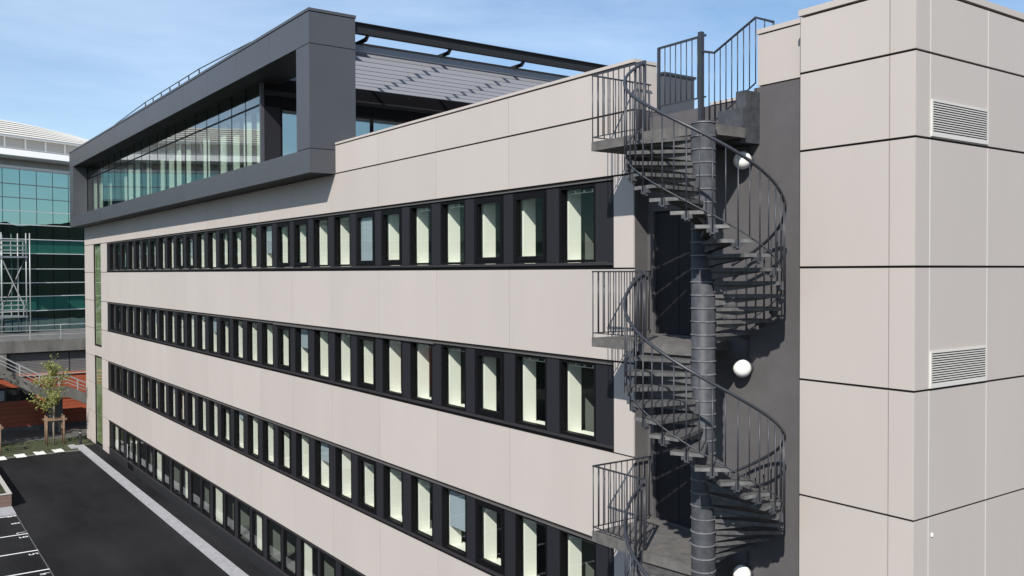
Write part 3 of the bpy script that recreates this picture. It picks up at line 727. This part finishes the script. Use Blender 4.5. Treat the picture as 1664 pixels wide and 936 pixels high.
while s < S1:
    tb_('clerestory_panel', GREYB, teal, s+0.05, s+1.62, 0.7, 0.8, 19.60, 20.74); tb_('clerestory_post', WHITE, teal, s-0.045, s+0.045, 0.6, 0.82, 19.6, 20.74); s += 1.67
tb_('roof_eave', WHITE, teal, S0, S1, 0.25, 1.2, 20.745, 20.86)
NR = 7
def prof_h(s): return 1.75*(1-min(1, max(0, (s+1.0)/14.0))**1.7)*(1 if s > -8 else 1)
ss = [S0+(S1-S0)*i/60 for i in range(61)]
for r_i in range(NR):
    m = MB()
    d0 = 0.35+r_i*0.55; d1 = d0+0.58
    for sx in ss:
        p_ = prof_h(sx)/NR; za = 20.865+p_*r_i; zb = za+0.62*p_
        m.v += [(sx, d0-0.13, za+0.06*p_), (sx, d0+0.06, zb), (sx, d1+0.1, zb+0.06*p_), (sx, d1+0.1, zb-0.02)]
    for i in range(len(ss)-1):
        b = 4*i
        for q in range(4): m.f.append((b+q, b+(q+1) % 4, b+4+(q+1) % 4, b+4+q))
    o = bpy.data.objects.new('roof_rib', m.mesh('roof_rib', ROOFW)); COL.objects.link(o); o.parent = teal; WPOS[o] = Vector()
m = MB()
for sx in ss: m.v += [(sx, 0.62, 20.80), (sx, 0.62+NR*0.55, 20.80+prof_h(sx))]
for i in range(len(ss)-1): m.f.append((2*i, 2*i+2, 2*i+3, 2*i+1))
o = bpy.data.objects.new('roof_membrane', m.mesh('roof_membrane', ANTHD)); COL.objects.link(o); o.parent = teal; WPOS[o] = Vector()  # dark sheet standing in for the shadows between the roof ribs
# ---- podium in front of the glass building
pod = thing('concrete_podium', (-68, 9, 0), 'stained concrete terrace deck with grey ribbed shutter below it', 'podium')
bx('deck_edge', CONCB, pod, -66.35, -66.0, -20, 16, 5.10, 5.87)
bx('deck', CONCB, pod, -85, -66.352, -20, 30, 5.3, 5.72)
bx('pier', CONCB, pod, -66.6, -66.05, -20, 7.15, 3.65, 5.098)
bx('shutter_head', BLACKM, pod, -66.5, -66.42, 7.15, 16, 4.98, 5.095)
bx('shutter_jamb', BLACKM, pod, -66.5, -66.2, 7.15, 7.33, 3.65, 4.979)
sh = bx('shutter', SHUT, pod, -66.56, -66.50, 7.34, 16, 3.60, 5.0)
RIB = MB().box(0, 0.03, 0, 1, 0, 0.07).mesh('rib', SHUT)
for k in range(13):
    bx('rib', SHUT, sh, -66.499, -66.465, 7.34, 16, 3.66+k*0.1, 3.66+k*0.1+0.068)
bx('shutter_post', BLACKM, sh, -66.464, -66.45, 10.86, 10.92, 3.62, 4.97)
pr = thing('terrace_railing', (-67.2, 8, 5.72), 'thin pale railing along the concrete deck under the glass building', 'railing')
rm_ = MB()
for z in (6.15, 6.45, 6.78): rm_.tube([(-67.2, -10, z), (-67.2, 16, z)], 0.018, 5)
link('rails', rm_.mesh('rails', STEELP), pr)
PM = MB().box(-0.02, 0.02, -0.02, 0.02, 0, 1.07).mesh('post', STEELP)
for k in range(12): link('post', PM, pr, (-67.2, -8.0+k*1.85, 5.72))
# ---- escape stair tower
es = thing('escape_stair_tower', (-75.6, 8.0, 5.72), 'pale steel escape stair tower with railed platforms in front of the teal glass', 'stair tower')
def ET(s, d, z): v = O_ + T_*(s-1.1) - N_*d; return (v.x, v.y, z)
for s, d in ((-1.30, -1.6), (-1.10, -1.75), (-3.2, -1.6), (-1.2, -0.4), (-5.2, -1.6)):
    link('post', MB().tube([ET(s, d, 5.7), ET(s, d, 13.3)], 0.042, 8).mesh('post', STEELP, smooth=True), es)
for zb in (7.05, 11.55):
    c = [ET(-1.25, -1.7, 0), ET(-3.2, -1.7, 0), ET(-3.2, -0.2, 0), ET(-1.25, -0.2, 0)]
    link('platform', MB().prism([p[:2] for p in c], zb-0.12, zb).mesh('platform', STEELP, fix=True), es)
    c = [ET(-3.21, -1.7, 0), ET(-6.2, -1.7, 0), ET(-6.2, -0.6, 0), ET(-3.21, -0.6, 0)]
    m = MB(); A = [ET(-3.21, -1.7, zb), ET(-3.21, -0.6, zb), ET(-6.2, -0.6, zb+2.2), ET(-6.2, -1.7, zb+2.2)]
    m.v = A+[(x, y, z-0.25) for x, y, z in A]; m.f = [(0, 1, 2, 3), (7, 6, 5, 4), (0, 4, 5, 1), (1, 5, 6, 2), (2, 6, 7, 3), (3, 7, 4, 0)]
    link('stair_flight', m.mesh('stair_flight', STEELP, fix=True), es)
    rm_ = MB()
    for q in (0.45, 0.8, 1.15):
        rm_.tube([ET(-1.3, -1.7, zb+q), ET(-3.2, -1.7, zb+q), ET(-6.2, -1.7, zb+q+2.2)], 0.028, 5); rm_.tube([ET(-1.3, -0.2, zb+q), ET(-3.2, -0.2, zb+q)], 0.02, 5); rm_.tube([ET(-1.3, -1.7, zb+q), ET(-1.3, -0.2, zb+q)], 0.02, 5)
    link('rails', rm_.mesh('rails', STEELP), es)
    for s in (-1.6, -2.55, -3.2): link('rail_post', MB().tube([ET(s, -1.7, zb), ET(s, -1.7, zb+1.18)], 0.028, 5).mesh('rail_post', STEELP), es)
link('brace', MB().tube([ET(-3.2, -1.6, 11.4), ET(-1.3, -1.6, 7.4)], 0.05, 6).mesh('brace', STEELP), es)
link('brace', MB().tube([ET(-1.3, -1.5, 11.4), ET(-3.2, -1.5, 7.4)], 0.05, 6).mesh('brace', ANTH), es)
# ---- red clad wall building below
rw = thing('red_clad_building', (-66, 8, 0), 'low building wall clad in red boards under the concrete ramp', 'building')
bx('plinth', CONCB, rw, -66.3, -65.95, -20, 16, 0, 0.28)
bz = 0.285
while bz < 3.55:
    h = 0.285
    y = -20.0
    while y < 16:
        seg = 3.6
        hide = (1.95 < bz+h/2 < 2.75 and y+seg > 3 and y < 7.9)
        bx('cladding_board', REDP, rw, -66.06, -66.0, y+0.004, min(16, y+seg)-0.004, bz+0.007, bz+h-0.007) if not hide else None
        y += seg
    bz += h
bx('wall', DARKJ, rw, -66.4, -66.07, -20, 16, 0.28, 3.59)
wr = link('window', MB().box(-66.05, -65.97, 4.0, 7.9, 1.98, 2.04).box(-66.05, -65.97, 4.0, 7.9, 2.72, 2.78).box(-66.05, -65.97, 7.84, 7.9, 2.041, 2.719).box(-66.05, -65.97, 7.0, 7.12, 2.041, 2.719).mesh('window', BLACKM), rw)
bx('pane', BLIND, wr, -66.04, -66.02, 4.0, 7.0, 2.042, 2.718); bx('pane', TEALD, wr, -66.04, -66.02, 7.12, 7.84, 2.042, 2.718)
rw_top = bx('ledge', GREYB, rw, -66.5, -65.9, -20, 16, 3.56, 3.60)
# ---- concrete ramp with railing
ra = thing('concrete_ramp', (-64.7, 9, 0), 'grey concrete walkway ramp with steel railing crossing in front of the red wall', 'ramp')
KR = 0.977
PR = [(y*KR, CAMZ+(z-CAMZ)*KR) for y, z in ((1.5, 6.25), (6.6, 3.95), (9.0, 2.50), (10.35, 2.50), (13.2, 1.05))]
def ramp(x0, x1, lo, hi):
    m = MB(); n = len(PR)
    for y, z in PR: m.v += [(x0, y, z+lo), (x1, y, z+lo), (x1, y, z+hi), (x0, y, z+hi)]
    for i in range(n-1):
        a = 4*i; b = a+4
        for q in range(4): m.f.append((a+q, a+(q+1) % 4, b+(q+1) % 4, b+q))
    m.f += [(0, 1, 2, 3), (4*n-1, 4*n-2, 4*n-3, 4*n-4)]
    return m
link('deck', ramp(-64.9, -62.402, -0.24, 0.0).mesh('deck', CONCB, fix=True), ra)
link('upstand', ramp(-62.4, -62.3, -0.22, 0.46).mesh('upstand', CONCB, fix=True), ra)
rm_ = MB()
for q in (0.66, 0.86, 1.10): rm_.tube([(-62.35, y, z+q) for y, z in PR], 0.024, 6)
for q in (0.8, 1.10): rm_.tube([(-64.8, y, z+q) for y, z in PR], 0.02, 6)
link('rails', rm_.mesh('rails', STEELP), ra)
def pzr(y):
    for (a, za), (b, zb) in zip(PR[:-1], PR[1:]):
        if a <= y <= b: return za+(zb-za)*(y-a)/(b-a)
    return PR[-1][1]
for k in range(8):
    y = 4.2+k*1.08
    link('rail_post', MB().box(-62.375, -62.32, y-0.03, y+0.03, pzr(y)+0.3, pzr(y)+1.1).mesh('rail_post', STEELP), ra)
bx('column', CONCB, ra, -64.9, -64.2, 9.25, 10.1, 0, 2.42)
bx('drain_pipe', BLACKM, ra, -64.19, -64.12, 9.12, 9.2, 0.1, 2.3)

# ---------------------------------------------------------------- street things at the left
def tree(px, py):
    t = thing('young_tree', (px, py, 0), 'slim young tree with yellow green leaves tied between wooden stakes on the verge', 'tree')
    m = MB()
    m.tube([(px, py, 0), (px+.02, py-.02, 1.2), (px, py+.03, 2.3), (px-.03, py, 3.4), (px, py+.02, 4.5), (px, py, 5.2)], [0.055, 0.05, 0.045, 0.032, 0.02, 0.006], 7)
    tips = [(px, py, 5.25)]
    rnd = random.Random(3)
    for k in range(20):
        z = rnd.uniform(1.75, 4.6); a = rnd.uniform(0, 6.28); L = (1.15-0.22*(z-2.0))*rnd.uniform(0.75, 1.1)
        z = max(z, 1.8)
        p1 = (px+math.cos(a)*L*.5, py+math.sin(a)*L*.5, z+L*.45); p2 = (px+math.cos(a)*L*0.95, py+math.sin(a)*L*0.95, z+L*0.75)
        m.tube([(px, py, z), p1, p2], [0.022, 0.014, 0.005], 5); tips += [p1, p2, tuple((Vector(p1)+Vector(p2))/2), tuple((Vector(p1)+Vector((px, py, z)))/2)]
    link('trunk', m.mesh('trunk', BARK, smooth=True), t)
    c = MB()
    for p in tips:
        for q in range(27):
            d = Vector((rnd.gauss(0, 1), rnd.gauss(0, 1), rnd.gauss(0, .8)))*0.155
            o = Vector(p)+d
            if o.z < 1.95: continue
            s_ = rnd.uniform(0.035, 0.075)
            nx = Vector((rnd.gauss(0, 1), rnd.gauss(0, 1), rnd.gauss(0, 1))).normalized(); ax = nx.orthogonal().normalized(); ay = nx.cross(ax)
            c.quad(o-ax*s_, o-ay*s_*.6, o+ax*s_, o+ay*s_*.6)
    link('crown', c.mesh('crown', LEAF), t)
tree(-59.4, 8.85)
def shade_tree(px, py, hz, rad, seed, label):
    t = thing('street_tree', (px, py, 0), label, 'tree', 'leafy trees left of the picture')
    rnd = random.Random(seed); m = MB(); c = MB()
    m.tube([(px, py, 0), (px+.1, py, hz*.35), (px, py+.1, hz*.7), (px, py, hz)], [0.2, 0.16, 0.1, 0.03], 8)
    for k in range(46):
        a = rnd.uniform(0, 6.28); z = rnd.uniform(hz*.32, hz*.95); L = rad*math.sqrt(max(0.1, 1-((z-hz*.6)/(hz*.45))**2))*rnd.uniform(.55, 1)
        e = Vector((px+math.cos(a)*L, py+math.sin(a)*L, z+0.3)); m.tube([(px, py, z-0.5), tuple(e)], [0.05, 0.01], 5)
        for f in (1.0, 0.6, 0.3):
            q0 = Vector((px, py, z-0.3)).lerp(e, f)
            for q in range(120):
                o = q0+Vector((rnd.gauss(0, .45), rnd.gauss(0, .45), rnd.gauss(0, .35))); s_ = rnd.uniform(.08, .15)
                nx = Vector((rnd.gauss(0, 1), rnd.gauss(0, 1), rnd.gauss(0, 1))).normalized(); ax = nx.orthogonal().normalized(); ay = nx.cross(ax)
                c.quad(o-ax*s_, o-ay*s_*.7, o+ax*s_, o+ay*s_*.7)
    link('trunk', m.mesh('trunk', BARK, smooth=True), t); link('crown', c.mesh('crown', HEDGE), t)
shade_tree(-59.8, 0.6, 8.0, 3.1, 1, 'leafy tree on the verge, just outside the left edge, nearer the young staked tree')
shade_tree(-60.2, -4.6, 8.6, 3.4, 2, 'leafy tree on the verge, further outside the left edge')
def guard(cx, cy, label):
    t = thing('tree_guard', (cx, cy, 0), label, 'tree stakes', 'wooden tree guards on the verge')
    pm = MB().tube([(0, 0, 0), (0, 0, 1.75)], 0.045, 7).mesh('stake', WOOD, smooth=True)
    for dx_ in (-0.30, 0.30):
        for dy_ in (-0.46, 0.46): link('stake', pm, t, (cx+dx_, cy+dy_, 0))
    for dx_ in (-0.30, 0.30): bx('rail', WOOD, t, cx+dx_-0.03, cx+dx_+0.03, cy-0.62, cy+0.62, 1.48, 1.57)
    for dy_ in (-0.46, 0.46): bx('cross_rail', WOOD, t, cx-0.42, cx+0.42, cy+dy_-0.03, cy+dy_+0.03, 1.38, 1.475)
guard(-59.6, 8.93, 'square wooden stake guard around the young tree on the verge')
guard(-58.2, 5.45, 'wooden stake guard at the left edge of the picture, with no leaves showing')
bo = thing('bollard', (-58.6, 10.15, 0), 'short black bollard on the verge by the far building corner', 'bollard')
link('post', MB().lathe([(0.085, 0), (0.085, 0.70)], 14).mesh('post', BLACKM), bo, (-58.6, 10.15, 0))
link('collar', MB().lathe([(0.07, 0.70), (0.07, 0.77)], 14).mesh('collar', STEELP), bo, (-58.6, 10.15, 0))
link('cap', MB().lathe([(0.09, 0.771), (0.09, 0.86), (0.05, 0.91)], 14).mesh('cap', BLACKM), bo, (-58.6, 10.15, 0))
# planter
pl = thing('planter_box', (-46.5, 3.5, 0), 'wooden plank planter with dark hedge at the left edge beside the parking bays', 'planter')
for k in range(3):
    bx('plank', PLANK, pl, -44.78, -44.73, -4, 4.96, 0.05+k*0.175, 0.05+k*0.175+0.168)
    bx('side_plank', PLANK, pl, -54, -44.785, 4.91, 4.96, 0.05+k*0.175, 0.05+k*0.175+0.168)
bx('soil', SOIL, pl, -54, -44.8, -4, 4.90, 0.0, 0.40)
bx('rim', GREYB, pl, -54, -44.70, 4.80, 4.98, 0.578, 0.61)
bx('rim', GREYB, pl, -44.86, -44.70, -4, 4.795, 0.579, 0.611)
hm = MB(); rnd = random.Random(5)
for i in range(7000):
    o = Vector((rnd.uniform(-53.6, -45.0), rnd.uniform(0.5, 4.6), rnd.uniform(0.4, 0.75+0.1*math.sin(i))))
    nx = Vector((rnd.gauss(0, 1), rnd.gauss(0, 1), rnd.gauss(0, 1))).normalized(); ax = nx.orthogonal().normalized(); ay = nx.cross(ax); s_ = rnd.uniform(.03, .07)
    hm.quad(o-ax*s_, o-ay*s_, o+ax*s_, o+ay*s_)
tag(link('hedge', hm.mesh('hedge', HEDGE), pl), kind='stuff')

# wooded hill beyond, met only in the reflections of the glass building
hl = MB(); n = 40
for i in range(n+1):
    a = R(20+70*i/n); r = 150
    h = 22+4*noise.noise(Vector((i*0.35, 1, 0)))+2.5*noise.noise(Vector((i*1.3, 2, 0)))
    cx_, cy_ = -79+math.cos(a)*r, 11+math.sin(a)*r
    hl.v += [(cx_, cy_, -1), (cx_, cy_, h), (cx_+math.cos(a)*60, cy_+math.sin(a)*60, h*0.9)]
for i in range(n): b = 3*i; hl.f += [(b, b+1, b+4, b+3), (b+1, b+2, b+5, b+4)]
struct('hill', hl.mesh('hill', HILLM))
